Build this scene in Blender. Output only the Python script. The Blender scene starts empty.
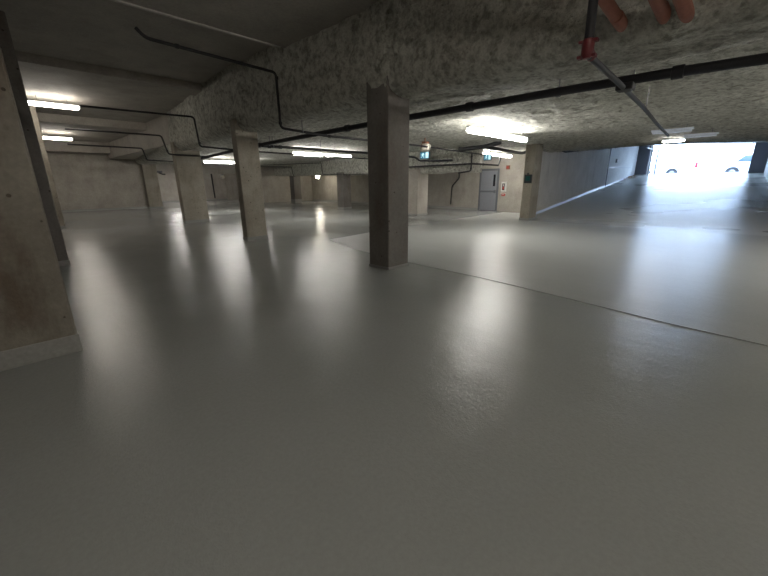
import bpy, bmesh, math, random
from mathutils import Vector, Matrix, noise
random.seed(4)
C = bpy.context.scene.collection
sc = bpy.context.scene
PI = math.pi

# ---------------------------------------------------------------- mesh helpers
class MB:
    """collects shapes in world coordinates and links them as one mesh object"""
    def __init__(s): s.v = []; s.f = []
    def add(s, vs, fs):
        n = len(s.v); s.v += [tuple(v) for v in vs]; s.f += [tuple(i + n for i in f) for f in fs]; return s
    def box(s, x0, x1, y0, y1, z0, z1):
        vs = [(x, y, z) for x in (x0, x1) for y in (y0, y1) for z in (z0, z1)]
        return s.add(vs, [(0, 1, 3, 2), (4, 6, 7, 5), (0, 4, 5, 1), (2, 3, 7, 6), (0, 2, 6, 4), (1, 5, 7, 3)])
    def rbox(s, x0, x1, y0, y1, z0, z1, r=0.01):
        bm = bmesh.new(); bmesh.ops.create_cube(bm, size=1)
        for v in bm.verts:
            v.co = Vector(((x0 + x1) / 2 + v.co.x * (x1 - x0), (y0 + y1) / 2 + v.co.y * (y1 - y0), (z0 + z1) / 2 + v.co.z * (z1 - z0)))
        bmesh.ops.bevel(bm, geom=bm.edges[:], offset=r, segments=2, profile=0.5, affect='EDGES')
        return s.bm(bm)
    def bm(s, bm):
        bm.verts.ensure_lookup_table(); bm.verts.index_update()
        s.add([v.co[:] for v in bm.verts], [[v.index for v in f.verts] for f in bm.faces]); bm.free(); return s
    def prism(s, poly, z0, z1):
        n = len(poly)
        vs = [(x, y, z0) for x, y in poly] + [(x, y, z1) for x, y in poly]
        fs = [tuple(reversed(range(n))), tuple(range(n, 2 * n))] + [(i, (i + 1) % n, n + (i + 1) % n, n + i) for i in range(n)]
        return s.add(vs, fs)
    def tube(s, pts, r, n=12, cap=True):
        pts = [Vector(p) for p in pts]; rs = r if isinstance(r, (list, tuple)) else [r] * len(pts)
        up = Vector((0, 0, 1)); rings = []
        d0 = (pts[1] - pts[0]).normalized()
        a = d0.cross(up) if abs(d0.z) < .95 else d0.cross(Vector((1, 0, 0)))
        a.normalize()
        for i, p in enumerate(pts):
            if i == 0: d = pts[1] - pts[0]
            elif i == len(pts) - 1: d = pts[-1] - pts[-2]
            else: d = (pts[i + 1] - p).normalized() + (p - pts[i - 1]).normalized()
            d.normalize(); a = (a - d * a.dot(d)).normalized(); b = d.cross(a)
            rings.append([p + (a * math.cos(t) + b * math.sin(t)) * rs[i] for t in [2 * PI * k / n for k in range(n)]])
        vs = [v for r_ in rings for v in r_]; fs = []
        for i in range(len(pts) - 1):
            for k in range(n):
                fs.append((i * n + k, i * n + (k + 1) % n, (i + 1) * n + (k + 1) % n, (i + 1) * n + k))
        if cap: fs += [tuple(reversed(range(n))), tuple(range(len(vs) - n, len(vs)))]
        return s.add(vs, fs)
    def build(s, name, m, parent=None, smooth=False):
        off = parent_world(parent) if parent else Vector((0, 0, 0))
        me = bpy.data.meshes.new(name)
        me.from_pydata([tuple(Vector(v) - off) for v in s.v], [], s.f)
        me.validate()
        b = bmesh.new(); b.from_mesh(me); bmesh.ops.recalc_face_normals(b, faces=b.faces[:]); b.to_mesh(me); b.free()
        o = bpy.data.objects.new(name, me); C.objects.link(o)
        if parent: o.parent = parent
        me.materials.append(m)
        if smooth:
            me.polygons.foreach_set('use_smooth', [True] * len(me.polygons))
            if smooth == 'auto': me.set_sharp_from_angle(angle=math.radians(40))
        return o

def parent_world(p):
    w = Vector((0, 0, 0))
    while p: w += p.location; p = p.parent
    return w

def arc_path(pts, r=0.06, n=5):
    """round off the corners of a polyline"""
    P = [Vector(p) for p in pts]; out = [P[0]]
    for i in range(1, len(P) - 1):
        a = (P[i - 1] - P[i]); b = (P[i + 1] - P[i]); q = min(r, a.length / 2.1, b.length / 2.1)
        A = P[i] + a.normalized() * q; B = P[i] + b.normalized() * q
        for k in range(n + 1):
            t = k / n; out.append(A * (1 - t) ** 2 + P[i] * 2 * t * (1 - t) + B * t * t)
    out.append(P[-1]); return out

def thing(name, label, cat, loc, group=None):
    o = bpy.data.objects.new(name, None); C.objects.link(o); o.location = loc; o.empty_display_size = .2
    return tag(o, label, cat, group)
def tag(o, label, cat, group=None, kind='thing'):
    o['label'] = label; o['category'] = cat; o['kind'] = kind
    if group: o['group'] = group
    return o
def struct(name, mb, m, smooth=False, parent=None):
    o = mb.build(name, m, parent, smooth)
    if not parent: o['kind'] = 'structure'
    return o

# ---------------------------------------------------------------- materials
def new_mat(name):
    m = bpy.data.materials.new(name); m.use_nodes = True
    nt = m.node_tree; b = nt.nodes['Principled BSDF']; return m, nt, b
def N(nt, t, **k):
    n = nt.nodes.new(t)
    for a, v in k.items():
        if a in n.inputs: n.inputs[a].default_value = v
        else: setattr(n, a, v)
    return n
def ramp(nt, fac, stops):
    r = nt.nodes.new('ShaderNodeValToRGB'); e = r.color_ramp.elements
    while len(e) < len(stops): e.new(.5)
    for i, (p, c) in enumerate(stops): e[i].position = p; e[i].color = (*c, 1) if len(c) == 3 else c
    nt.links.new(fac, r.inputs[0]); return r.outputs[0]
def coords(nt, scale=(1, 1, 1)):
    g = nt.nodes.new('ShaderNodeNewGeometry')
    mp = nt.nodes.new('ShaderNodeMapping'); mp.inputs['Scale'].default_value = scale
    nt.links.new(g.outputs['Position'], mp.inputs[0]); return mp.outputs[0]
def noise_n(nt, vec, scale, detail=4, rough=.55):
    n = nt.nodes.new('ShaderNodeTexNoise'); n.inputs['Scale'].default_value = scale
    n.inputs['Detail'].default_value = detail; n.inputs['Roughness'].default_value = rough
    nt.links.new(vec, n.inputs['Vector']); return n.outputs['Fac']
def mixc(nt, f, a, b, mode='MIX'):
    m = nt.nodes.new('ShaderNodeMix'); m.data_type = 'RGBA'; m.blend_type = mode
    for i, x in ((0, f), (6, a), (7, b)):
        if hasattr(x, 'links') or hasattr(x, 'is_output'): nt.links.new(x, m.inputs[i])
        else: m.inputs[i].default_value = x if i == 0 else (*x, 1)
    return m.outputs[2]
def bump(nt, b, hs, dist=.01, strength=1):
    prev = None
    for h, d in hs:
        n = nt.nodes.new('ShaderNodeBump'); n.inputs['Strength'].default_value = strength; n.inputs['Distance'].default_value = d
        nt.links.new(h, n.inputs['Height'])
        if prev: nt.links.new(prev, n.inputs['Normal'])
        prev = n.outputs[0]
    nt.links.new(prev, b.inputs['Normal'])

def plain(name, col, rough=.5, metal=0, var=.12, bscale=30):
    m, nt, b = new_mat(name); v = coords(nt)
    f = noise_n(nt, v, bscale, 3)
    c = ramp(nt, f, [(.3, tuple(x * (1 - var) for x in col)), (.7, tuple(min(1, x * (1 + var)) for x in col))])
    nt.links.new(c, b.inputs['Base Color']); b.inputs['Roughness'].default_value = rough; b.inputs['Metallic'].default_value = metal
    return m
def emis(name, col, s):
    m, nt, b = new_mat(name)
    b.inputs['Base Color'].default_value = (*col, 1); b.inputs['Roughness'].default_value = .4
    b.inputs['Emission Color'].default_value = (*col, 1); b.inputs['Emission Strength'].default_value = s
    return m

def concrete(name, lo, hi, stain=(.12, .09, .065), stain_amt=.5, holes=True, board=False, vert=.35):
    m, nt, b = new_mat(name)
    v = coords(nt); vs = coords(nt, (1, 1, vert))
    a = noise_n(nt, v, 1.3, 6, .6); c = ramp(nt, a, [(.32, lo), (.68, hi)])
    st = noise_n(nt, vs, 2.3, 5, .65); sf = ramp(nt, st, [(.50, (0, 0, 0)), (.70, (stain_amt,) * 3)])
    c = mixc(nt, sf, c, stain)
    fine = noise_n(nt, v, 22, 4, .7); ff = ramp(nt, fine, [(.3, (.86,) * 3), (.7, (1.1,) * 3)])
    c = mixc(nt, 1.0, c, ff, 'MULTIPLY')
    hh = [(fine, .004), (a, .02)]
    if holes:
        w = nt.nodes.new('ShaderNodeTexVoronoi'); w.inputs['Scale'].default_value = 6; nt.links.new(v, w.inputs['Vector'])
        hf = ramp(nt, w.outputs['Distance'], [(.0, (0, 0, 0)), (.085, (0, 0, 0)), (.11, (1, 1, 1))])
        c = mixc(nt, 1.0, c, mixc(nt, hf, (.45, .42, .38), (1, 1, 1)), 'MULTIPLY')
        hh.append((hf, .006))
    nt.links.new(c, b.inputs['Base Color']); b.inputs['Roughness'].default_value = .8
    b.inputs['Specular IOR Level'].default_value = .3
    bump(nt, b, hh); return m

def foam_mat():
    m, nt, b = new_mat('sprayed_foam'); v = coords(nt)
    a = noise_n(nt, v, 1.1, 5, .6); f = noise_n(nt, v, 8, 6, .66); g = noise_n(nt, v, 26, 4, .6)
    c = ramp(nt, a, [(.3, (.56, .555, .50)), (.7, (.68, .675, .62))])
    c = mixc(nt, 1.0, c, ramp(nt, f, [(.36, (.50, .49, .46)), (.56, (1.05, 1.05, 1.04))]), 'MULTIPLY')
    c = mixc(nt, 1.0, c, ramp(nt, g, [(.35, (.82, .82, .8)), (.6, (1.05,) * 3)]), 'MULTIPLY')
    nt.links.new(c, b.inputs['Base Color']); b.inputs['Roughness'].default_value = .75
    b.inputs['Specular IOR Level'].default_value = .35
    bump(nt, b, [(f, .11), (g, .03)]); return m

def floor_mat(name, lo, hi, r0, r1, bumpk=1.0, spec=.27):
    m, nt, b = new_mat(name); v = coords(nt); vd = coords(nt, (1, .55, 1))
    a = noise_n(nt, v, .35, 5, .6); mid = noise_n(nt, vd, 2.2, 4, .55); fine = noise_n(nt, v, 95, 2, .5); f2 = noise_n(nt, v, 38, 3, .6)
    c = ramp(nt, a, [(.3, lo), (.7, hi)])
    c = mixc(nt, 1.0, c, ramp(nt, f2, [(.3, (.95,) * 3), (.7, (1.04,) * 3)]), 'MULTIPLY')
    nt.links.new(c, b.inputs['Base Color'])
    r = ramp(nt, noise_n(nt, vd, .5, 2, .5), [(.2, (r0,) * 3), (.8, (r1,) * 3)])
    nt.links.new(r, b.inputs['Roughness'])
    b.inputs['IOR'].default_value = 1.5; b.inputs['Specular IOR Level'].default_value = spec
    bump(nt, b, [(mid, .009 * bumpk), (f2, .0023 * bumpk), (fine, .0016 * bumpk)]); return m

M = dict(
    floor=floor_mat('grey_epoxy', (.29, .30, .293), (.335, .345, .338), .17, .22),
    landing=floor_mat('pale_grey_epoxy', (.335, .345, .333), (.375, .385, .375), .27, .32, .7),
    ramp=floor_mat('ramp_epoxy', (.46, .47, .45), (.51, .515, .50), .25, .31, 1.8, .4),
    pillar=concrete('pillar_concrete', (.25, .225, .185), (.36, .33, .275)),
    pillar_dark=concrete('darkened_pillar_concrete', (.15, .14, .125), (.21, .195, .18)),
    pillar_stained=concrete('stained_pillar_concrete', (.16, .145, .12), (.27, .25, .21), stain=(.09, .065, .045), stain_amt=.75),
    wall=concrete('wall_concrete', (.33, .305, .27), (.43, .40, .355), stain_amt=.2, holes=False),
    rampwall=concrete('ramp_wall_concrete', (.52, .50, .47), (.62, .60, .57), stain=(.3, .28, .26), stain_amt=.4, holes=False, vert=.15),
    white_wall=concrete('painted_wall', (.60, .60, .60), (.68, .68, .68), stain=(.5, .5, .5), stain_amt=.2, holes=False),
    slab=concrete('slab_concrete', (.36, .335, .30), (.45, .42, .375), stain_amt=.2, holes=False, vert=1),
    foam=foam_mat(),
    band=plain('grey_epoxy_band', (.26, .26, .245), .35),
    black=plain('black_pipe', (.018, .018, .022), .6),
    blackthin=plain('dark_pipe', (.03, .028, .03), .65),
    red=plain('red_fitting', (.16, .025, .03), .45),
    orange=plain('orange_plastic_pipe', (.30, .11, .07), .6),
    steel=plain('steel', (.28, .28, .30), .4, .8),
    white=plain('white_enamel', (.62, .62, .60), .4),
    cream=plain('cream_plastic', (.62, .58, .50), .45),
    brown=plain('brown_metal', (.22, .09, .05), .5),
    door=plain('grey_door_paint', (.24, .25, .28), .5),
    doorframe=plain('dark_grey_frame', (.13, .135, .15), .5),
    glassdark=plain('dark_glass', (.02, .02, .025), .12),
    teal=emis('lit_teal_sign', (.02, .20, .33), .10),
    signwhite=emis('lit_white_figure', (.55, .85, .90), .22),
    redp=plain('red_paint', (.40, .04, .03), .45),
    tube=emis('lit_diffuser', (1.0, .97, .92), 13),
    tube_left=emis('lit_warm_tube', (1.0, .93, .83), 12),
    bulb=emis('lit_bulb', (1.0, .92, .76), 18),
    offlens=plain('unlit_diffuser', (.55, .60, .68), .3),
    carwhite=plain('white_car_paint', (.75, .76, .78), .25),
    cargrey=plain('silver_car_paint', (.62, .66, .72), .25),
    tyre=plain('tyre_rubber', (.02, .02, .022), .8),
    carglass=plain('car_window', (.06, .09, .14), .08),
    taillamp=plain('red_lamp', (.5, .03, .05), .3),
    asphalt=plain('outside_paving', (.45, .46, .48), .8),
    facade=plain('pale_facade', (.72, .73, .75), .8),
    leaf=plain('dry_leaves', (.30, .13, .05), .9),
    jamb=plain('jamb_paint', (.10, .10, .12), .6),
)

# ---------------------------------------------------------------- setting: floors
RX, RY0, RY1 = 14.6, -.55, 6.35          # the ramp starts at x=RX and runs along +x between these y
def ramp_z(x):
    t = max(0, x - RX); return .0985 * (t * t / 2.4 if t < 1.2 else t - .6)
LAND = [(4.62, -6), (4.66, -1.2), (4.78, .3), (4.98, 1.4), (5.18, 2.8), (5.3, 4.3), (5.6, 6.4), (6.1, 8.0), (8.3, 8.3), (12, 8.5), (18.0, 8.7), (18.2, RY1), (RX, RY1), (RX, RY0), (RX, -6)]
m = MB().box(-6, 21.5, -6.2, 39, -.2, 0); struct('floor', m, M['floor'])
m = MB().prism(LAND, 0.0, .006); struct('floor_landing', m, M['landing'])
m = MB(); n = 30
vs = []; fs = []
for i in range(n + 1):
    x = RX + (36 - RX) * i / n; z = ramp_z(x)
    z += .006
    for y in (RY0 - .9, RY1 + .05): vs += [(x, y, z), (x, y, -.2)]
for i in range(n):
    a = i * 4; b_ = a + 4
    fs += [(a, b_, b_ + 2, a + 2), (a + 1, a + 3, b_ + 3, b_ + 1), (a, a + 1, b_ + 1, b_), (a + 2, b_ + 2, b_ + 3, a + 3)]
fs += [(0, 2, 3, 1), (n * 4, n * 4 + 1, n * 4 + 3, n * 4 + 2)]
m.add(vs, fs); struct('floor_ramp', m, M['ramp'])
# outside ground
ZE = ramp_z(36) + .006
m = MB(); m.add([(36, -25, ZE), (36, 35, ZE), (39, 35, ZE - .28), (39, -25, ZE - .28), (75, 35, ZE - .2), (75, -25, ZE - .2),
                 (36, -25, ZE - .6), (36, 35, ZE - .6), (75, 35, ZE - .6), (75, -25, ZE - .6)],
                [(0, 1, 2, 3), (3, 2, 4, 5), (6, 9, 8, 7), (0, 6, 7, 1), (5, 4, 8, 9), (0, 3, 5, 9, 6), (1, 7, 8, 4, 2)])
struct('ground_outside', m, M['asphalt'])

# ---------------------------------------------------------------- setting: walls
def wall_seg(p, q, z0, z1, t, side=1):
    p = Vector(p); q = Vector(q); d = (q - p).normalized(); nrm = Vector((-d.y, d.x)) * t * side
    return MB().prism([p[:], q[:], (q + nrm)[:], (p + nrm)[:]], z0, z1)
# end wall (y = 28.8) with the opening into the back bay
m = MB().box(-6, 6.95, 28.8, 29.1, 0, 4.6); m.box(14.4, 20.6, 28.8, 29.1, 0, 4.6); m.box(6.95, 14.4, 28.8, 29.1, 2.28, 4.6)
struct('wall_end', m, M['wall'])
m = MB().box(6.0, 16.2, 38, 38.3, 0, 3); m.box(5.7, 6.0, 29.1, 38.3, 0, 3); m.box(16.2, 16.5, 29.1, 38.3, 0, 3)
struct('wall_bay', m, M['wall'])
m = MB().box(5.7, 16.5, 29.1, 38.3, 2.75, 3.0); struct('ceiling_bay', m, M['slab'])
BW = lambda y: 20.3 - (28.8 - y) * .0932     # x of the back wall
m = wall_seg((BW(6.5), 6.5), (BW(28.95), 28.95), 0, 3.3, .3, -1); struct('wall_back', m, M['wall'])
# ramp side walls follow the slope
def slope_wall(y0, y1, x0, x1, ztop, zb=-.2):
    m = MB(); m.add([(x0, y0, zb), (x1, y0, zb), (x1, y0, ztop(x1)), (x0, y0, ztop(x0)), (x0, y1, zb), (x1, y1, zb), (x1, y1, ztop(x1)), (x0, y1, ztop(x0))],
                    [(0, 1, 2, 3), (4, 7, 6, 5), (0, 4, 5, 1), (3, 2, 6, 7), (0, 3, 7, 4), (1, 5, 6, 2)]); return m
def rc(x): return 2.80 + .0695 * max(0, x - 17)
struct('wall_ramp_left', slope_wall(RY1, RY1 + .3, 15.3, 27.05, lambda x: rc(x) + .4), M['rampwall'])
struct('wall_ramp_upper', slope_wall(RY1 - .015, RY1 + .3, 27.1, 35.4, lambda x: rc(x) + .4), M['white_wall'])
m = MB(); A_ = [(14.6, -1.22), (35.4, -.85), (35.4, -1.15), (14.6, -1.55)]
m.add([(x, y, -.2) for x, y in A_] + [(x, y, rc(x) + .4) for x, y in A_], [(3, 2, 1, 0), (4, 5, 6, 7)] + [(i, (i + 1) % 4, 4 + (i + 1) % 4, 4 + i) for i in range(4)])
struct('wall_ramp_right', m, M['white_wall'])
m = MB().box(14.3, 14.6, -6, -1.3, 0, 3.3); struct('wall_right', m, M['wall'])
m = MB().box(-6, 21.5, -6.5, -6.2, 0, 4.8); struct('wall_rear', m, M['wall'])
m = MB().box(-6.3, -6, -6.5, 29.1, 0, 4.8); struct('wall_left', m, M['wall'])
# painted cove strip at the foot of the ramp wall, cove along the end wall, back wall and bay
def cove_line(pts, h, t=.03):
    m = MB()
    for p, q in zip(pts, pts[1:]):
        p = Vector(p); q = Vector(q); d = (q - p); d.z = 0; d.normalize(); nn = Vector((d.y, -d.x, 0)) * t
        vs = [p - nn * .2, q - nn * .2, q + nn, p + nn, p - nn * .2 + Vector((0, 0, h)), q - nn * .2 + Vector((0, 0, h)), q + nn * .25 + Vector((0, 0, h)), p + nn * .25 + Vector((0, 0, h))]
        m.add(vs, [(0, 3, 2, 1), (4, 5, 6, 7), (0, 1, 5, 4), (3, 7, 6, 2), (0, 4, 7, 3), (1, 2, 6, 5)])
    return m
struct('baseboard_ramp', cove_line([(15.3, RY1, ramp_z(15.3)), (35, RY1, ramp_z(35))], .11), M['offlens'])
struct('baseboard_end', cove_line([(-6, 28.8, 0), (6.9, 28.8, 0)], .12), M['band'])
struct('baseboard_back', cove_line([(BW(28.8), 28.8, 0), (BW(10.4), 10.4, 0)], .12), M['band'])
struct('baseboard_bay', cove_line([(6.0, 38, 0), (16.2, 38, 0)], .12), M['band'])
# joint and seam lines of the upper ramp wall
m = MB().box(27.03, 27.14, RY1 - .03, RY1 + .1, ramp_z(27), rc(27) + .2); struct('trim_1', m, M['jamb'])
m = MB(); m.add([(27.2, RY1 - .022, 2.33), (33.5, RY1 - .022, 2.45), (33.5, RY1 - .022, 2.48), (27.2, RY1 - .022, 2.36), (27.2, RY1, 2.33), (33.5, RY1, 2.45), (33.5, RY1, 2.48), (27.2, RY1, 2.36)],
                [(0, 1, 2, 3), (4, 7, 6, 5), (0, 4, 5, 1), (3, 2, 6, 7), (0, 3, 7, 4), (1, 5, 6, 2)]); struct('trim_2', m, M['cargrey'])
# exit portal: jambs and lintel
m = MB().box(35.2, 36, 5.55, RY1 + .3, 1.8, 4.6); struct('trim_3', m, M['jamb'])
m = MB().box(35.0, 36, RY0 - .7, -.10, 1.8, 4.6); struct('trim_4', m, M['jamb'])
m = MB(); lo_ = [(RY1 + .3, 4.28), (5.4, 4.26), (2.5, 4.08), (-.1, 3.90), (RY0 - .8, 3.86)]
V_ = [(x, y, z) for x in (35.2, 36.2) for y, z in lo_] + [(x, y, 5.3) for x in (35.2, 36.2) for y, z in lo_]
m.add(V_, [(0, 1, 2, 3, 4, 14, 13, 12, 11, 10), (9, 8, 7, 6, 5, 15, 16, 17, 18, 19), (0, 10, 15, 5), (4, 9, 19, 14)] + [(i, i + 5, i + 6, i + 1) for i in range(4)] + [(10 + i, 11 + i, 16 + i, 15 + i) for i in range(4)]); struct('wall_lintel', m, M['slab'])
m = MB().box(36, 36.5, RY1 - .6, 30, 1.8, 6.5); m.box(36, 36.5, -25, RY0 + .1, 1.8, 6.5); m.box(36.2, 36.5, -25, 30, 4.4, 6.5)
struct('wall_outer', m, M['facade'])

# ---------------------------------------------------------------- setting: ceilings
# left aisle slab with downstand bands
m = MB()
def band(y0, y1, z): m.box(-6, 7.4, y0, y1, z, 4.9)
band(-6.5, 7.1, 4.10); band(7.1, 11.7, 4.27); band(11.7, 12.4, 4.08); band(12.4, 19.8, 4.18); band(19.8, 20.6, 3.88); band(20.6, 27.9, 3.97); band(27.9, 28.9, 3.36)
struct('ceiling', m, M['slab'])
m = MB().box(5.2, 21.5, -6.5, 29.1, 3.1, 4.9); struct('ceiling_slab_right', m, M['slab'])

m = MB().box(-6, 4.45, 7.07, 7.12, 4.075, 4.10); struct('trim_lit_edge', m, M['rampwall'])  # pale strip: light catching the panel edge, put into shape and colour
def xf(y): return 4.56 + (max(0, y - 9) ** 1.25) * .05
def fz(x, y, s, o=0): return noise.noise(Vector((x * s + o, y * s, o * .7)))
def fbm(p, s):
    return noise.noise(p * s) + .5 * noise.noise(p * s * 2.1 + Vector((7, 3, 1))) + .3 * noise.noise(p * s * 4.3 + Vector((1, 9, 4)))
ys = []; y = -6.3
while y < 28.85:
    ys.append(y); y += .065 if -2 < y < 11 else .14
prof = []                                 # (offset from the face, z, normal)
z = 4.55
while z > 3.12: prof.append((0, z, (-1, 0))); z -= .065
for k in range(8):
    t = k / 7 * PI / 2; prof.append((.30 * (1 - math.cos(t)), 3.10 - .27 * math.sin(t), (-math.cos(t), -math.sin(t))))
x = .36
while x < 15.6:
    lift = .07 * min(1, max(0, (x - 1.05) / .25))
    prof.append((x, 2.83 + lift, (0, -1))); x += .075 if x < 5 else .2
vs = []; fs = []
for j, y in enumerate(ys):
    for (dx, z, nn) in prof:
        x = xf(y) + dx; p = Vector((x, y, z))
        d = .05 * fbm(p, 2.2) + .034 * fbm(p + Vector((5, 5, 5)), 7) + .06 * noise.noise(p * .55)
        w = 1.0 if z > 2.95 else .6
        d *= w
        if z > 2.95 or dx < .35:
            if 4.26 < y < 4.85: d += .05 * math.exp(-((y - 4.5) / .22) ** 2)
            d -= .09 * math.exp(-((y - 4.24) / .045) ** 2)
            if y > 9: d += 0.03
        # foam mounded up where the orange pipes enter
        for yy in (1.15, .81, .65): d += .05 * math.exp(-(((y - yy) / .14) ** 2 + ((z - 3.0) / .16) ** 2)) if dx < .5 else 0
        vs.append((x + nn[0] * d, y, z + nn[1] * d))
np_ = len(prof)
for j in range(len(ys) - 1):
    for i in range(np_ - 1):
        a = j * np_ + i
        ya = ys[j]; xa = xf(ya) + prof[i][0]
        if xa > 15.4 and -1.4 < ya < RY1 - .1: continue
        fs.append((a, a + 1, a + np_ + 1, a + np_))
m = MB().add(vs, fs); o = struct('ceiling_foam', m, M['foam'], True)

# sloping foam ceiling over the ramp
vs = []; fs = []
xs = []; x = 15.0
while x < 35.6: xs.append(x); x += .12 if x < 24 else .2
yy = [RY0 - 1.0 + k * .12 for k in range(int((RY1 - RY0 + 1.2) / .12) + 1)]
for x in xs:
    for y in yy:
        p = Vector((x, y, 2.0)); z = rc(x) + .09 * (1 if x < 17 else max(0, 1 - (x - 17) / 3))
        d = .045 * fbm(p, 1.6) + .02 * fbm(p, 7)
        e = RY1 - y; z += .055 * (y - 2.7) * min(1, max(0, x - 17) / 18); z -= .16 * math.exp(-max(0, e) / .3)
        vs.append((x, y, z - d))
ny = len(yy)
for i in range(len(xs) - 1):
    for j in range(ny - 1): a = i * ny + j; fs.append((a, a + 1, a + ny + 1, a + ny))
m = MB().add(vs, fs); struct('ceiling_ramp', m, M['foam'], True)
m = MB(); m.add([(15, RY0 - 1.2, 3.3), (36, RY0 - 1.2, rc(36) + .45), (36, RY1 + .3, rc(36) + .45), (15, RY1 + .3, 3.3),
                 (15, RY0 - 1.2, 3.6), (36, RY0 - 1.2, rc(36) + .7), (36, RY1 + .3, rc(36) + .7), (15, RY1 + .3, 3.6)],
                [(0, 1, 2, 3), (4, 7, 6, 5), (0, 4, 5, 1), (3, 2, 6, 7), (0, 3, 7, 4), (1, 5, 6, 2)]); struct('ceiling_ramp_slab', m, M['slab'])

# second, lower foam-covered beam
def xf2(y): return 13.62 + (max(0, y - 10) ** 1.2) * .088
def zb2(y): return 1.93 + max(0, y - 12) * .014
ys2 = [8.15 + k * .12 for k in range(int((28.85 - 8.15) / .12) + 1)]
vs = []; fs = []
for y in ys2:
    zb = zb2(y); pr = []
    zz = 3.0
    while zz > zb + .12: pr.append((0, zz, (-1, 0))); zz -= .085
    pr = pr[:11] if len(pr) >= 11 else pr
    pr = [(0, 3.0 - (3.0 - zb - .12) * k / 10, (-1, 0)) for k in range(11)]
    for k in range(1, 5): t = k / 4 * PI / 2; pr.append((.12 * (1 - math.cos(t)), zb + .12 - .12 * math.sin(t), (-math.cos(t), -math.sin(t))))
    for k in range(1, 9): pr.append((.12 + .75 * k / 8, zb, (0, -1)))
    for k in range(1, 8): pr.append((.9, zb + (3.0 - zb) * k / 7, (1, 0)))
    for dx, z, nn in pr:
        p = Vector((xf2(y) + dx, y, z)); d = .04 * fbm(p, 1.8) + .02 * fbm(p, 6)
        vs.append((p.x + nn[0] * d, y, z + nn[1] * d))
np2 = len(pr)
for j in range(len(ys2) - 1):
    for i in range(np2 - 1): a = j * np2 + i; fs.append((a, a + 1, a + np2 + 1, a + np2))
fs.append(tuple(range(np2)))
m = MB().add(vs, fs); struct('beam_lower', m, M['foam'], True)

# ---------------------------------------------------------------- pillars
def pillar(x0, y0, w, l, h, label, mat='pillar', bandh=.1, grp=None, rnd=.02):
    """front right corner at x0,y0; w along x, l along y"""
    t = thing('concrete_pillar', label, 'pillar', (x0 + w / 2, y0 + l / 2, 0), grp)
    MB().rbox(min(x0, x0 + w), max(x0, x0 + w), y0, y0 + l, 0, h, rnd).build('shaft', M[mat], t)
    e = .008
    MB().rbox(min(x0, x0 + w) - e, max(x0, x0 + w) + e, y0 - e, y0 + l + e, 0, bandh, .006).build('painted_base', M['band'], t)
    return t
pillar(4.58, 4.30, .54, .50, 3.12, 'dark concrete pillar in the middle of the floor, the one the black pipe passes behind', 'pillar_dark', .045)  # darker copy of the pillar concrete; weaker light here is put into its colour
pillar(4.49, 9.54, .60, .27, 3.1, 'tan pitted concrete pillar, first to the left of the dark middle one')
pillar(5.06, 16.14, .95, .35, 3.1, 'wide tan concrete pillar, third of the main row, between two ceiling lights')
pillar(6.83, 28.35, .80, .40, 3.4, 'concrete pier ending the main row against the far wall')
pillar(.24, 4.22, -1.3, .5, 4.09, 'large stained concrete pillar at the near left edge with painted grey foot', 'pillar_stained', .17)
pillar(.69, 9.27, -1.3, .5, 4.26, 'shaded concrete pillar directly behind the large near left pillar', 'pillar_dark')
pillar(1.45, 17.6, -1.2, .5, 4.17, 'lit sliver of pillar beside the two warm ceiling tubes, last of the left row')
pillar(13.49, 10.82, .80, .55, 2.1, 'pale concrete pillar just right of the middle one, under the low beam', 'wall')
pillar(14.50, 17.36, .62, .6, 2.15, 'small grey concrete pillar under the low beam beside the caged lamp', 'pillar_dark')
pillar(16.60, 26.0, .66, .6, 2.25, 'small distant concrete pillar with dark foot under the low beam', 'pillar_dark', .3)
pillar(14.55, 5.95, .75, .38, 2.92, 'concrete pier at the foot of the ramp wall carrying a black card reader')

# ---------------------------------------------------------------- pipes
def pipe(name, label, cat, path, r, mat, hangers=(), couplings=(), grp=None, corner=.09, ctop=None):
    P = arc_path(path, corner); t = thing(name, label, cat, tuple(P[0]), grp)
    MB().tube(P, r, 14).build('pipe', M[mat], t, 'auto')
    for (p, d) in couplings:
        p = Vector(p); d = Vector(d).normalized()
        MB().tube([p - d * r * 1.1, p - d * r, p + d * r, p + d * r * 1.1], [r * 1.05, r * 1.35, r * 1.35, r * 1.05], 14).build('coupling', M[mat], t, 'auto')
    for (p, zt) in hangers:
        p = Vector(p); m = MB().tube([(p.x, p.y, p.z + r), (p.x, p.y, zt)], .008, 6)
        rr = r * 1.18
        m.tube([(p.x, p.y + rr * math.cos(a), p.z + rr * math.sin(a)) for a in [2 * PI * k / 12 for k in range(13)]], .007, 6)
        m.build('hanger', M['steel'], t)
    return t
# main black pipe along y behind the row of pillars, gently bowed
mp = [(5.98, 1 - 7, 2.66), (5.86, -1.6, 2.66), (5.62, -.4, 2.66), (5.47, .8, 2.655), (5.44, 2.2, 2.65), (5.47, 3.8, 2.65), (5.50, 5.6, 2.65), (5.62, 8, 2.65), (5.85, 11, 2.65), (6.15, 14, 2.64), (6.65, 18.3, 2.62), (7.6, 24.5, 2.56)]
t = pipe('sprinkler_main_pipe', 'thick black main pipe crossing under the whole ceiling behind the pillars', 'pipe', mp, .052, 'black',
         hangers=[((5.45, 2.0, 2.65), 2.95), ((5.50, 5.6, 2.65), 2.95), ((5.80, 10.2, 2.65), 2.95), ((5.6, -.3, 2.66), 2.95)],
         couplings=[((5.46, 3.35, 2.65), (0, 1, 0)), ((5.53, 6.4, 2.65), (0, 1, 0)), ((5.49, .75, 2.655), (0, 1, 0)), ((5.85, 10.9, 2.65), (0, 1, 0))], corner=.4)
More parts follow.
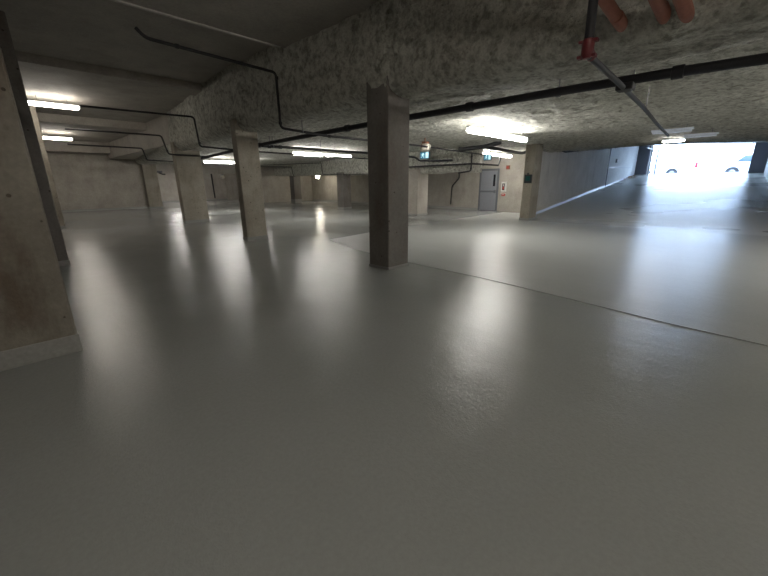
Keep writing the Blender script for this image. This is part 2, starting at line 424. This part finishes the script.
pipe('branch_pipe', 'thin dark pipe dropping down the foam face, nearest and largest of the drops', 'pipe',
     [(1.95, 7.05, 3.78), (2.05, 7.0, 3.66), (4.38, 7.22, 3.66), (4.38, 7.2, 2.63), (5.5, 7.15, 2.56), (9.1, 7.5, 2.62), (14.7, 8.1, 2.62)], .026, 'blackthin',
     couplings=[((4.38, 7.2, 2.72), (0, 0, 1)), ((5.62, 7.15, 2.56), (1, 0, 0)), ((2.5, 7.04, 3.66), (1, 0, 0)), ((4.38, 7.2, 3.56), (0, 0, 1))],
     hangers=[((4.9, 7.18, 2.60), 2.9), ((7.6, 7.35, 2.6), 2.95)])
pipe('branch_pipe', 'thin dark pipe dropping down the foam face, second nearest of the drops', 'pipe',
     [(1.9, 12.6, 3.46), (4.55, 12.3, 3.46), (4.55, 12.15, 2.62), (6.2, 12.3, 2.58), (12.6, 13.1, 2.62), (13.4, 13.2, 2.62)], .026, 'blackthin',
     couplings=[((4.55, 12.15, 2.72), (0, 0, 1)), ((6.0, 12.3, 2.58), (1, 0, 0))])
pipe('branch_pipe', 'thin dark pipe dropping down the foam face left of the third pillar', 'pipe',
     [(1.9, 16.0, 3.26), (4.62, 15.9, 3.26), (4.68, 15.6, 2.6), (6.3, 16, 2.6)], .028, 'blackthin',
     couplings=[((4.67, 15.65, 2.72), (0, 0, 1))])
pipe('branch_pipe', 'farthest thin dark pipe, dropping down the foam just before the last pier', 'pipe',
     [(2.4, 20.5, 3.16), (5.05, 20.4, 3.14), (5.1, 20.2, 2.62), (6.9, 20.4, 2.6)], .03, 'blackthin')
pipe('side_main_pipe', 'dark pipe with clamps branching off the thick main pipe toward the low beam', 'pipe',
     [(5.75, 10.55, 2.60), (10.2, 10.6, 2.62), (13.2, 10.75, 2.60), (13.35, 10.6, 2.45), (13.38, 8.9, 2.40)], .042, 'black',
     couplings=[((5.98, 10.55, 2.60), (1, 0, 0)), ((6.35, 10.55, 2.60), (1, 0, 0))],
     hangers=[((6.1, 10.55, 2.6), 2.93), ((7.9, 10.57, 2.6), 2.93), ((10.9, 10.6, 2.6), 2.93)])
pipe('beam_pipe', 'dark pipe with elbows at the cut end of the low foam beam', 'pipe',
     [(13.32, 12.2, 2.20), (13.32, 8.0, 2.22), (13.75, 7.9, 2.22), (15.6, 7.95, 2.22), (15.8, 7.95, 2.7)], .035, 'blackthin',
     couplings=[((13.32, 8.25, 2.22), (0, 1, 0)), ((14.2, 7.92, 2.22), (1, 0, 0))])
pipe('beam_drop_pipe', 'dark vertical pipe with flanges down the end of the low foam beam', 'pipe',
     [(13.42, 8.02, 2.62), (13.42, 8.02, 1.95), (13.42, 8.6, 1.88)], .03, 'blackthin',
     couplings=[((13.42, 8.02, 2.5), (0, 0, 1)), ((13.42, 8.02, 2.05), (0, 0, 1))])
pipe('electrical_conduit', 'thin dark conduit stepping down over the low beam between two far pillars', 'conduit',
     [(12.6, 25.0, 2.75), (14.25, 19.1, 2.74), (14.22, 18.95, 2.06), (13.62, 14.0, 1.96)], .018, 'blackthin', corner=.05)
pipe('electrical_conduit', 'short dark conduit stepping down the low beam beside the tan pitted pillar', 'conduit',
     [(13.4, 25.3, 2.72), (15.6, 24.6, 2.72), (15.65, 24.5, 2.1), (15.65, 24.3, 2.05)], .022, 'blackthin', corner=.05)
pipe('black_drain_pipe', 'short fat black pipe hugging the foam just above the grey door', 'pipe',
     [(13.2, 8.45, 2.80), (12.7, 7.9, 2.73), (12.5, 6.9, 2.74), (12.6, 6.4, 2.86)], .075, 'black', corner=.3)
pipe('black_drain_pipe', 'fat black pipe under the ceiling beyond the last lit fixture by the door', 'pipe',
     [(12.9, 7.35, 2.80), (13.5, 7.0, 2.72), (16.4, 7.25, 2.72), (16.9, 7.2, 2.86)], .06, 'black', corner=.3)
pipe('wall_conduit', 'thin dark conduit kinking down the back wall left of the grey door', 'conduit',
     [(18.65, 11.9, 2.5), (18.66, 11.9, 1.75), (18.72, 12.4, 1.3), (18.72, 12.45, .25)], .035, 'blackthin', corner=.1)
pipe('wall_conduit', 'distant thin upright conduit on the back bay wall between two pillars', 'conduit',
     [(14.9, 37.9, 2.7), (14.95, 37.9, .2)], .06, 'blackthin')

# riser with red coupling near camera
t = thing('sprinkler_riser', 'dark upright pipe with a red coupling ahead of the orange pipe ends', 'pipe', (3.80, 1.19, 2.60))
MB().tube([(3.72, 1.19, 5.0 - .95), (3.80, 1.19, 2.66)], .038, 14).build('riser_pipe', M['black'], t, 'auto')
MB().tube([(3.84, 1.19, 2.565), (5.0, 1.22, 2.565), (7.0, 1.3, 2.57), (9.4, 1.45, 2.58), (12.5, 1.65, 2.64)], .028, 14).build('cross_pipe', M['black'], t, 'auto')
c = MB().tube([(3.80, 1.19, 2.68), (3.80, 1.19, 2.67), (3.80, 1.19, 2.56), (3.80, 1.19, 2.53)], [.038, .05, .05, .03], 14)
c.tube([(3.80, 1.19, 2.60), (3.93, 1.19, 2.57)], .04, 12)
c = c.build('coupling', M['red'], t, 'auto')
for zz in (2.66, 2.545):
    for s in (-1, 1): MB().rbox(3.77, 3.83, 1.19 + .04 if s > 0 else 1.19 - .075, 1.19 + .075 if s > 0 else 1.19 - .04, zz - .012, zz + .012, .004).build('clamp_bolt', M['red'], c)
# clamp where the cross pipe passes below the main
MB().rbox(5.37, 5.55, 1.14, 1.32, 2.54, 2.62, .015).build('clamp', M['blackthin'], t)
for xx in (6.1, 7.2): MB().tube([(xx, 1.3, 2.59), (xx, 1.3, 2.93)], .007, 6).build('hanger', M['steel'], t)

# orange plastic pipes entering the foam face
for (y0, y1, z0, z1, r, lab) in ((1.30, 1.15, 3.21, 2.97, .054, 'leftmost of the three orange plastic pipes, set apart from the other two'),
                                  (.89, .81, 3.12, 2.95, .054, 'middle of the three orange plastic pipes entering the foam'),
                                  (.72, .65, 3.08, 2.93, .054, 'rightmost of the three orange plastic pipes entering the foam')):
    t = thing('orange_pipe', lab, 'pipe', (4.62, y1, z1), 'orange plastic pipes entering the foam')
    MB().tube([(4.72, y1 - .01, z1 - .01), (4.5, y1, z1), (3.9, y0, z0), (3.0, y0 + .15, z0 + .35), (2.2, y0 + .3, z0 + .75), (1.7, y0 + .4, 4.08)], r, 20).build('pipe', M['orange'], t, True)
    MB().tube([(4.40, y1 + .01, z1 + .03), (4.42, y1 + .01, z1 + .03), (4.56, y1 - .002, z1 - .0), (4.58, y1, z1)], [r * .98, r * 1.05, r * 1.05, r], 20).build('collar', M['orange'], t, 'auto')

# ---------------------------------------------------------------- lights
def tube_light(x0, x1, y, z, label, mat='tube', hang=None, halves=2, w=.085, grp='strip lights under the foam ceiling'):
    t = thing('strip_light', label, 'ceiling light', ((x0 + x1) / 2, y, z), grp)
    MB().rbox(x0 - .02, x1 + .02, y - w * .42, y + w * .42, z + .04, z + .085, .01).build('housing', M['white'], t)
    L = (x1 - x0) / halves
    for k in range(halves):
        a = x0 + k * L + .03; b = x0 + (k + 1) * L - .03
        MB().tube([(a, y, z), (a + .04, y, z), (b - .04, y, z), (b, y, z)], [w * .5, w * .75, w * .75, w * .5], 12).build('diffuser', M[mat], t, 'auto')
    if hang:
        for xx in (x0 + .3, x1 - .3): MB().tube([(xx, y, z + .08), (xx, y, hang)], .006, 6).build('hanger', M['steel'], t)
    return t
tube_light(7.85, 11.1, 4.84, 2.68, 'largest lit strip light, right of the middle pillar', hang=2.92)
tube_light(8.35, 11.4, 13.0, 2.66, 'lit double strip light just left of the middle pillar', hang=2.92)
tube_light(7.75, 10.9, 20.5, 2.66, 'small lit strip light seen between the second and third pillars', hang=2.92)
tube_light(14.9, 17.6, 8.35, 2.70, 'short lit strip light above the grey door', hang=2.92)
tube_light(9.5, 12.5, 33.5, 2.62, 'added fill strip light hidden above the bay opening', hang=2.74)  # unseen fixture, added to brighten the bay wall
tube_light(7.9, 11.1, -3.2, 2.68, 'lit strip light behind the viewer', hang=2.92)
tube_light(1.1, 2.42, 16.1, 3.93, 'nearer and larger lit tube at upper left', 'tube_left', 4.2, 1, grp='warm tubes of the left aisle')
tube_light(1.85, 3.1, 24.3, 3.70, 'farther and smaller lit tube at left', 'tube_left', 3.95, 1, grp='warm tubes of the left aisle')
tube_light(6.0, 9.2, -5.6, 2.68, 'added fill strip light near the rear wall, out of view', hang=2.92)  # extra unseen fixture, added as fill from behind the camera
tube_light(-.6, .8, -.9, 3.93, 'lit tube over the left aisle behind the viewer', 'tube_left', 4.1, 1, grp='warm tubes of the left aisle')
tube_light(-3.6, -1.6, -4.2, 3.93, 'added fill tube over the far left corner behind the viewer', 'tube_left', 4.1, 1, grp='warm tubes of the left aisle')  # unseen tube, added as fill for the left side
# two unlit strip lights over the ramp seen end to end, and a lit one beyond them
def cross_light(x, y0, y1, z, label, mat, zt):
    t = thing('ramp_light', label, 'ceiling light', (x, (y0 + y1) / 2, z), 'strip lights across the ramp')
    MB().rbox(x - .07, x + .07, y0, y1, z + .02, z + .07, .01).build('housing', M['offlens'], t)
    MB().rbox(x - .06, x + .06, y0 + .03, y1 - .03, z - .03, z + .02, .015).build('diffuser', M[mat], t)
    for yy_ in (y0 + .15, y1 - .15): MB().tube([(x, yy_, z + .06), (x, yy_, zt)], .007, 6).build('hanger', M['steel'], t)
cross_light(12.4, 1.14, 2.02, 2.72, 'unlit pale strip light across the ramp foot, the left and nearer of two', 'offlens', 2.95)
cross_light(14.2, .74, 1.5, 2.72, 'unlit pale strip light across the ramp foot, the right and farther of two', 'offlens', 2.95)
cross_light(16.0, 1.62, 2.26, 2.78, 'small lit strip light beyond the two unlit ones at the ramp foot', 'tube', 2.95)

# caged wall lamp on the back wall and an unlit one near the bay opening
def jar_lamp(x, y, z, label, lit, zt, r=.13):
    t = thing('jar_lamp', label, 'lamp', (x, y, z))
    MB().tube([(x, y, z + .10), (x, y, z + .17)], r * .8, 14).build('cap', M['steel'], t, 'auto')
    MB().tube([(x, y, z + .10), (x, y, z + .05), (x, y, z - .06), (x, y, z - .11), (x, y, z - .13)], [r * .7, r, r, r * .7, r * .2], 14).build('glass_jar', M['bulb'] if lit else M['cream'], t, True)
    MB().tube([(x, y, z + .16), (x, y, zt)], .015, 8).build('stem', M['blackthin'], t)
jar_lamp(18.6, 25.5, 2.05, 'bright jar lamp hanging between two small far pillars', True, 3.3, .15)
jar_lamp(12.2, 28.95, 2.07, 'unlit white jar lamp at the bay opening behind the tan pitted pillar', False, 2.28, .14)
t = thing('wall_fitting', 'small dark fitting on the soffit between the last pier and the third pillar', 'fitting', (7.8, 28.7, 2.30))
MB().rbox(7.6, 8.0, 28.5, 28.8, 2.3, 2.42, .03).build('plate', M['jamb'], t); MB().tube([(7.8, 28.62, 2.31), (8.0, 28.55, 2.2), (8.15, 28.5, 2.2)], .05, 10).build('head', M['black'], t, 'auto')

# detector under ceiling right of the middle pillar
t = thing('gas_detector', 'cream rounded detector with brown bracket hanging beside the middle pillar', 'detector', (10.0, 7.74, 2.66))
MB().tube([(10, 7.74, 2.50), (10, 7.74, 2.53), (10, 7.74, 2.64), (10, 7.74, 2.70), (10, 7.74, 2.72)], [.10, .17, .19, .19, .14], 20).build('housing', M['cream'], t, 'auto')
MB().rbox(9.92, 10.12, 7.66, 7.82, 2.73, 2.80, .01).build('bracket', M['brown'], t)
MB().tube([(10, 7.74, 2.79), (10, 7.74, 2.95)], .02, 8).build('stem', M['brown'], t)
t2 = MB().rbox(9.79, 9.815, 7.70, 7.74, 2.60, 2.70, .006).build('clip', M['brown'], t)

# exit signs: teal plate facing the camera (-x), white running figure and doorway
def exit_sign(x, y, z, w, h, label, zt):
    t = thing('exit_sign', label, 'exit sign', (x, y, z), 'running-man exit signs')
    MB().rbox(x, x + .05, y - w / 2 - .02, y + w / 2 + .02, z - h / 2 - .02, z + h / 2 + .02, .006).build('housing', M['doorframe'], t)
    f = MB().box(x - .006, x, y - w / 2, y + w / 2, z - h / 2, z + h / 2).build('face', M['teal'], t)
    g = MB()
    def q(pts):   # polygon in (a to the right as seen, b up), unit half size
        P = [(x - .012, y - a * w / 2, z + b * h / 2) for a, b in pts]; P2 = [(x - .007, p[1], p[2]) for p in P]; n_ = len(P)
        g.add(P + P2, [tuple(range(n_)), tuple(reversed(range(n_, 2 * n_)))] + [(i, (i + 1) % n_, n_ + (i + 1) % n_, n_ + i) for i in range(n_)])
    q([(.25, -.85), (.9, -.85), (.9, .85), (.25, .85)])
    q([(-.34 + .13 * math.cos(a), .62 + .17 * math.sin(a)) for a in [2 * PI * k / 10 for k in range(10)]])
    q([(-.5, .42), (-.22, .42), (-.3, -.1), (-.52, -.1)])
    q([(-.24, .38), (-.0, .05), (-.06, -.02), (-.3, .22)])
    q([(-.5, .4), (-.8, .15), (-.74, .05), (-.46, .25)])
    q([(-.4, -.1), (-.28, -.1), (-.05, -.5), (-.12, -.85), (-.22, -.8), (-.18, -.5)])
    q([(-.52, -.1), (-.4, -.1), (-.6, -.6), (-.85, -.62), (-.85, -.5), (-.66, -.45)])
    g.build('running_figure', M['signwhite'], f)
    for s in (-.3, .3): MB().tube([(x + .025, y + s * w, z + h / 2 + .015), (x + .025, y + s * w, zt)], .008, 6).build('hanger', M['steel'], t)
exit_sign(13.3, 10.30, 2.66, .48, .27, 'teal running-man exit sign below the cream detector beside the middle pillar', 2.95)
exit_sign(13.6, 7.42, 2.44, .30, .19, 'teal running-man exit sign near the lit strip above the grey door', 2.95)

# ---------------------------------------------------------------- back wall door and wall items; local frame of the wall
d_ = Vector((.0932, 1)).normalized()            # along the wall (to the left as seen)
nrm = Vector((-d_.y, d_.x))                     # out of the wall toward the viewer
def onw(y): return Vector((BW(y), y))
def wbox(m_, y0, y1, z0, z1, o0, o1):
    p = onw(y0); q = onw(y1)
    poly = [tuple(p + nrm * o0), tuple(q + nrm * o0), tuple(q + nrm * o1), tuple(p + nrm * o1)]
    return m_.prism(poly, z0, z1)
def wbuild(name, mat, par, y0, y1, z0, z1, o0, o1): return wbox(MB(), y0, y1, z0, z1, o0, o1).build(name, M[mat], par)
root = bpy.data.objects.new('door_1', None); C.objects.link(root); root.location = (*onw(9.9), 0); root['kind'] = 'structure'
root['label'] = 'grey steel fire door with panic bar in the back wall'
fr = MB(); wbox(fr, 10.42, 10.52, 0, 2.17, -.02, .04); wbox(fr, 9.32, 9.42, 0, 2.17, -.02, .04); wbox(fr, 9.32, 10.52, 2.1, 2.2, -.02, .045)
fr.build('door_frame', M['doorframe'], root)
pn = wbuild('door_panel', 'door', root, 9.42, 10.42, .03, 2.1, -.01, .015)
wbuild('kick_gap', 'jamb', root, 9.42, 10.42, 0, .03, -.01, .012)
wbuild('vision_glass', 'glassdark', pn, 9.54, 9.66, 1.30, 1.9, .016, .022)
pb = wbuild('panic_bar', 'doorframe', pn, 9.46, 10.40, .98, 1.07, .03, .075)
wbuild('latch', 'doorframe', pb, 9.46, 9.56, .95, 1.10, .016, .08)

t = thing('extinguisher_cabinet', 'white fire cabinet with dark glass and a red strip right of the grey door', 'cabinet', (*onw(8.98), .8))
wbuild('box', 'white', t, 8.85, 9.11, 1.03, 1.52, 0, .10)
g_ = wbuild('glass', 'glassdark', t, 8.91, 9.05, 1.1, 1.44, .10, .106)
wbuild('extinguisher', 'redp', g_, 8.95, 9.01, 1.14, 1.28, .106, .112)
wbuild('extinguisher_hose', 'white', g_, 8.96, 9.00, 1.30, 1.40, .106, .112)
t = thing('pull_station', 'small red alarm box on the back wall beneath the white fire cabinet', 'alarm', (*onw(9.0), .8))
wbuild('box', 'redp', t, 8.90, 9.08, .80, .93, 0, .06); wbuild('handle', 'white', t, 8.95, 9.03, .86, .885, .06, .075); wbuild('shelf_plate', 'cream', t, 8.86, 9.16, .935, .965, 0, .07)
t = thing('alarm_horn', 'small brown square alarm horn high on the back wall above the fire cabinet', 'alarm', (*onw(8.85), 2.1))
wbuild('plate', 'brown', t, 8.75, 8.95, 2.13, 2.33, 0, .05); wbuild('horn', 'redp', t, 8.80, 8.90, 2.18, 2.28, .05, .09)

# card reader on the ramp pier: faces -x
t = thing('card_reader', 'black box with greenish screen on the pier at the foot of the ramp', 'card reader', (14.5, 6.05, 1.5))
MB().rbox(14.46, 14.55, 5.96, 6.24, 1.46, 1.78, .012).build('housing', M['black'], t)
MB().box(14.452, 14.46, 6.02, 6.18, 1.55, 1.72).build('screen', plain('green_screen', (.02, .09, .085), .2), t)
MB().tube([(14.5, 6.12, 1.78), (14.5, 6.12, 1.84)], [.05, .03], 10).build('sounder', M['blackthin'], t, 'auto')

# junction box on the upper ramp wall
t = thing('junction_box', 'small dark junction box on the pale wall near the ramp top', 'box', (28.8, RY1 - .02, 2.7))
MB().rbox(28.68, 28.92, RY1 - .09, RY1 - .01, 2.68, 2.92, .01).build('box', M['jamb'], t)
MB().rbox(28.74, 28.86, RY1 - .10, RY1 - .088, 2.74, 2.86, .004).build('lid', M['steel'], t)
# foam scrap hanging at the top of the ramp wall
m = MB().tube([(17.9, 6.27, 2.90), (18.6, 6.2, 2.83), (20.0, 6.22, 2.95), (20.8, 6.24, 3.02)], [.03, .05, .04, .02], 8)
tag(m.build('black_cable_bundle', M['black'], None, True), 'short black cable bundle along the top of the ramp wall', 'cable')
# dry leaves heap at ramp top
bm = MB()
for k in range(70):
    x = random.gauss(32.6, .75); y = RY1 - .05 - abs(random.gauss(0, .28)); z = ramp_z(x) + .012 + random.random() * .07
    a = random.random() * 6.28; s = random.uniform(.05, .10); c_, s_ = math.cos(a), math.sin(a)
    P = [(s, 0, .01), (.3 * s, .5 * s, .0), (-s, 0, .015), (.0, -.5 * s, -.005)]
    top = [(x + c_ * p[0] - s_ * p[1], y + s_ * p[0] + c_ * p[1], z + p[2]) for p in P]
    bot = [(p[0], p[1], p[2] - .004) for p in top]
    bm.add(top + bot, [(0, 1, 2, 3), (7, 6, 5, 4)] + [(i, 4 + i, 4 + (i + 1) % 4, (i + 1) % 4) for i in range(4)])
o = bm.build('dry_leaves', M['leaf']); tag(o, 'drift of dry brown leaves against the wall at the ramp top', 'leaves', kind='stuff')

# exit gate post just inside the opening
t = thing('gate_track', 'pale upright gate track inside the left side of the exit opening', 'gate track', (35.0, 5.45, ramp_z(35)))
MB().rbox(34.9, 35.05, 5.36, 5.48, ramp_z(35), 4.05, .01).build('track', M['white'], t)
MB().rbox(34.9, 35.1, 4.98, 5.06, ramp_z(35), 3.9, .01).build('rail', M['steel'], t)
for zz in (2.4, 3.0, 3.6): MB().rbox(34.95, 35.05, 5.04, 5.38, zz, zz + .05, .006).build('bracket', M['steel'], t)
t = thing('ceiling_gate_rail', 'pale overhead gate rail under the ceiling at the ramp top', 'gate track', (33, 5.0, 3.9))
MB().rbox(30.5, 35.1, 5.0, 5.06, 3.60, 3.66, .01).build('rail', M['white'], t); MB().rbox(30.5, 35.1, -.05, .01, 3.60, 3.66, .01).build('rail', M['white'], t)
for xx in (31, 34):
    for yy_ in (5.03, -.02): MB().box(xx, xx + .03, yy_ - .01, yy_ + .01, 3.66, 3.95).build('hanger', M['steel'], t)

# ---------------------------------------------------------------- cars and building outside
def car(name, label, x, y_front, sgn, zg, prof_, glassp, wheels, mat, w=1.8, lampy=None, gm='carglass'):
    """prof_: list of (distance back from the front, height); sgn=+1 means the body extends toward -y"""
    t = thing(name, label, 'car', (x, y_front - sgn * 2.2, zg))
    def Y(d): return y_front - sgn * d
    n_ = len(prof_); m_ = MB(); vs = []
    for k, xo in enumerate((x - w / 2, x - w / 2 + .06, x + w / 2 - .06, x + w / 2)):
        for d, h in prof_:
            tuck = .14 * max(0, (h - .95)) if True else 0
            side = -1 if k < 2 else 1
            inset = (.0 if k in (0, 3) else 0)
            xx = xo - side * tuck * 1.0
            vs.append((xx, Y(d), zg + h - (.03 if k in (0, 3) and h > .5 else 0)))
    fs = [tuple(range(n_)), tuple(range(4 * n_ - 1, 3 * n_ - 1, -1))]
    for k in range(3):
        for i in range(n_): j = (i + 1) % n_; fs.append((k * n_ + i, k * n_ + j, (k + 1) * n_ + j, (k + 1) * n_ + i))
    m_.add(vs, fs).build('body', M[mat], t, 'auto')
    for gp in glassp:
        g = MB()
        P = [(x - w / 2 - .012 + .14 * max(0, h - .95), Y(d), zg + h) for d, h in gp]; Q = [(p[0] + .02, p[1], p[2]) for p in P]; k_ = len(P)
        g.add(P + Q, [tuple(range(k_)), tuple(reversed(range(k_, 2 * k_)))] + [(i, (i + 1) % k_, k_ + (i + 1) % k_, k_ + i) for i in range(k_)])
        g.build('window', M[gm], t)
    for d in wheels:
        for s in (-1, 1):
            xc = x + s * (w / 2 - .10)
            wh = MB().tube([(xc - .11, Y(d), zg + .34), (xc - .10, Y(d), zg + .34), (xc + .10, Y(d), zg + .34), (xc + .11, Y(d), zg + .34)], [.30, .34, .34, .30], 24).build('wheel', M['tyre'], t, 'auto')
            MB().tube([(xc + s * .105, Y(d), zg + .34), (xc + s * .125, Y(d), zg + .34)], [.21, .17], 18).build('rim', M['steel'], wh, 'auto')
        ar = MB(); a_ = [PI * k / 14 for k in range(15)]
        P = [(x - w / 2 - .008, Y(d) + .42 * math.cos(a), zg + .34 + .40 * math.sin(a)) for a in a_]; Q = [(x - w / 2 - .008, Y(d) + .33 * math.cos(a), zg + .34 + .31 * math.sin(a)) for a in a_]
        ar.add(P + Q, [(i, i + 1, 15 + i + 1, 15 + i) for i in range(14)]); ar.build('wheel_arch', M['tyre'], t)
    if lampy is not None:
        MB().rbox(x - w / 2 - .02, x - w / 2 + .25, min(Y(lampy), Y(lampy + .18)), max(Y(lampy), Y(lampy + .18)), zg + .75, zg + 1.2, .03).build('tail_lamp', M['taillamp'], t)
    return t
sed = [(0, .35), (.03, .72), (.9, .92), (1.15, .98), (1.9, 1.42), (3.0, 1.45), (3.75, 1.05), (4.4, .98), (4.5, .45), (4.3, .28), (.2, .25)]
zc = ZE - .27
car('parked_car', 'white parked car with red tail lamp, the left of the two outside the exit', 41.4, 7.35, 1, zc, sed,
    [[(1.5, .98), (2.0, 1.34), (2.75, 1.37), (2.75, .98)], [(2.83, .98), (2.83, 1.37), (3.05, 1.36), (3.6, 1.0)]], (.85, 3.35 - .6), 'carwhite', lampy=4.2, gm='offlens')
suv = [(0, .35), (.02, .85), (.75, 1.05), (.95, 1.12), (1.45, 1.66), (3.6, 1.70), (4.3, 1.2), (4.4, .45), (4.2, .28), (.2, .25)]
car('parked_car', 'taller pale car with blue tinted windows, the right of the two outside the exit', 41.4, 1.75, 1, zc, suv,
    [[(1.05, 1.12), (1.5, 1.56), (2.3, 1.6), (2.3, 1.12)], [(2.4, 1.12), (2.4, 1.6), (3.5, 1.6), (3.9, 1.2)]], (.95, 3.5), 'cargrey')
t = thing('pale_building', 'pale overexposed building beyond the parked cars', 'building', (62, 5, ZE - .25))
MB().box(60, 66, -25, 35, ZE - .25, ZE + 9).build('wall', M['facade'], t)
for k in range(9):
    y0 = -20 + k * 5.5
    f_ = MB().box(59.94, 60, y0, y0 + 1.8, ZE + 1, ZE + 2.6).build('window', M['white'], t); MB().box(59.92, 59.945, y0 + .1, y0 + 1.7, ZE + 1.1, ZE + 2.5).build('pane', M['offlens'], f_)

# ---------------------------------------------------------------- sky and sun
w = bpy.data.worlds.new('sky'); sc.world = w; w.use_nodes = True; nt = w.node_tree
bg = nt.nodes['Background']; bg.inputs[0].default_value = (.50, .70, 1.0, 1); bg.inputs[1].default_value = 4.4
sl = bpy.data.lights.new('sun', 'SUN'); sl.energy = 1.5; sl.angle = .02; sl.color = (1, .96, .9)
so = bpy.data.objects.new('sun', sl); C.objects.link(so); so.rotation_euler = (math.radians(30), math.radians(-52), 0); so.location = (30, 0, 20)

# ---------------------------------------------------------------- camera
F = 358.3; P_ = math.radians(16.3); R_ = math.radians(-.47)
fwd = Vector((.7193 * math.cos(P_), .6947 * math.cos(P_), -math.sin(P_))); rt = Vector((.6947, -.7193, 0)); up = rt.cross(fwd)
c, s = math.cos(R_), math.sin(R_)
r2 = rt * c + up * s; u2 = -rt * s + up * c
cam = bpy.data.cameras.new('camera'); co = bpy.data.objects.new('camera', cam); C.objects.link(co)
Mx = Matrix((r2, u2, -fwd)).transposed().to_4x4(); Mx.translation = (0, 0, 1.5); co.matrix_world = Mx
cam.sensor_width = 36; cam.lens = F / 768 * 36; cam.clip_start = .05; cam.clip_end = 300
sc.camera = co
sc.view_settings.view_transform = 'Standard'; sc.view_settings.look = 'None'; sc.view_settings.gamma = 1; sc.view_settings.use_curve_mapping = False
sc.view_settings.exposure = 2.18
try: sc.cycles.use_denoising = True
except Exception: pass
sc.cycles.max_bounces = 8; sc.cycles.sample_clamp_indirect = 8
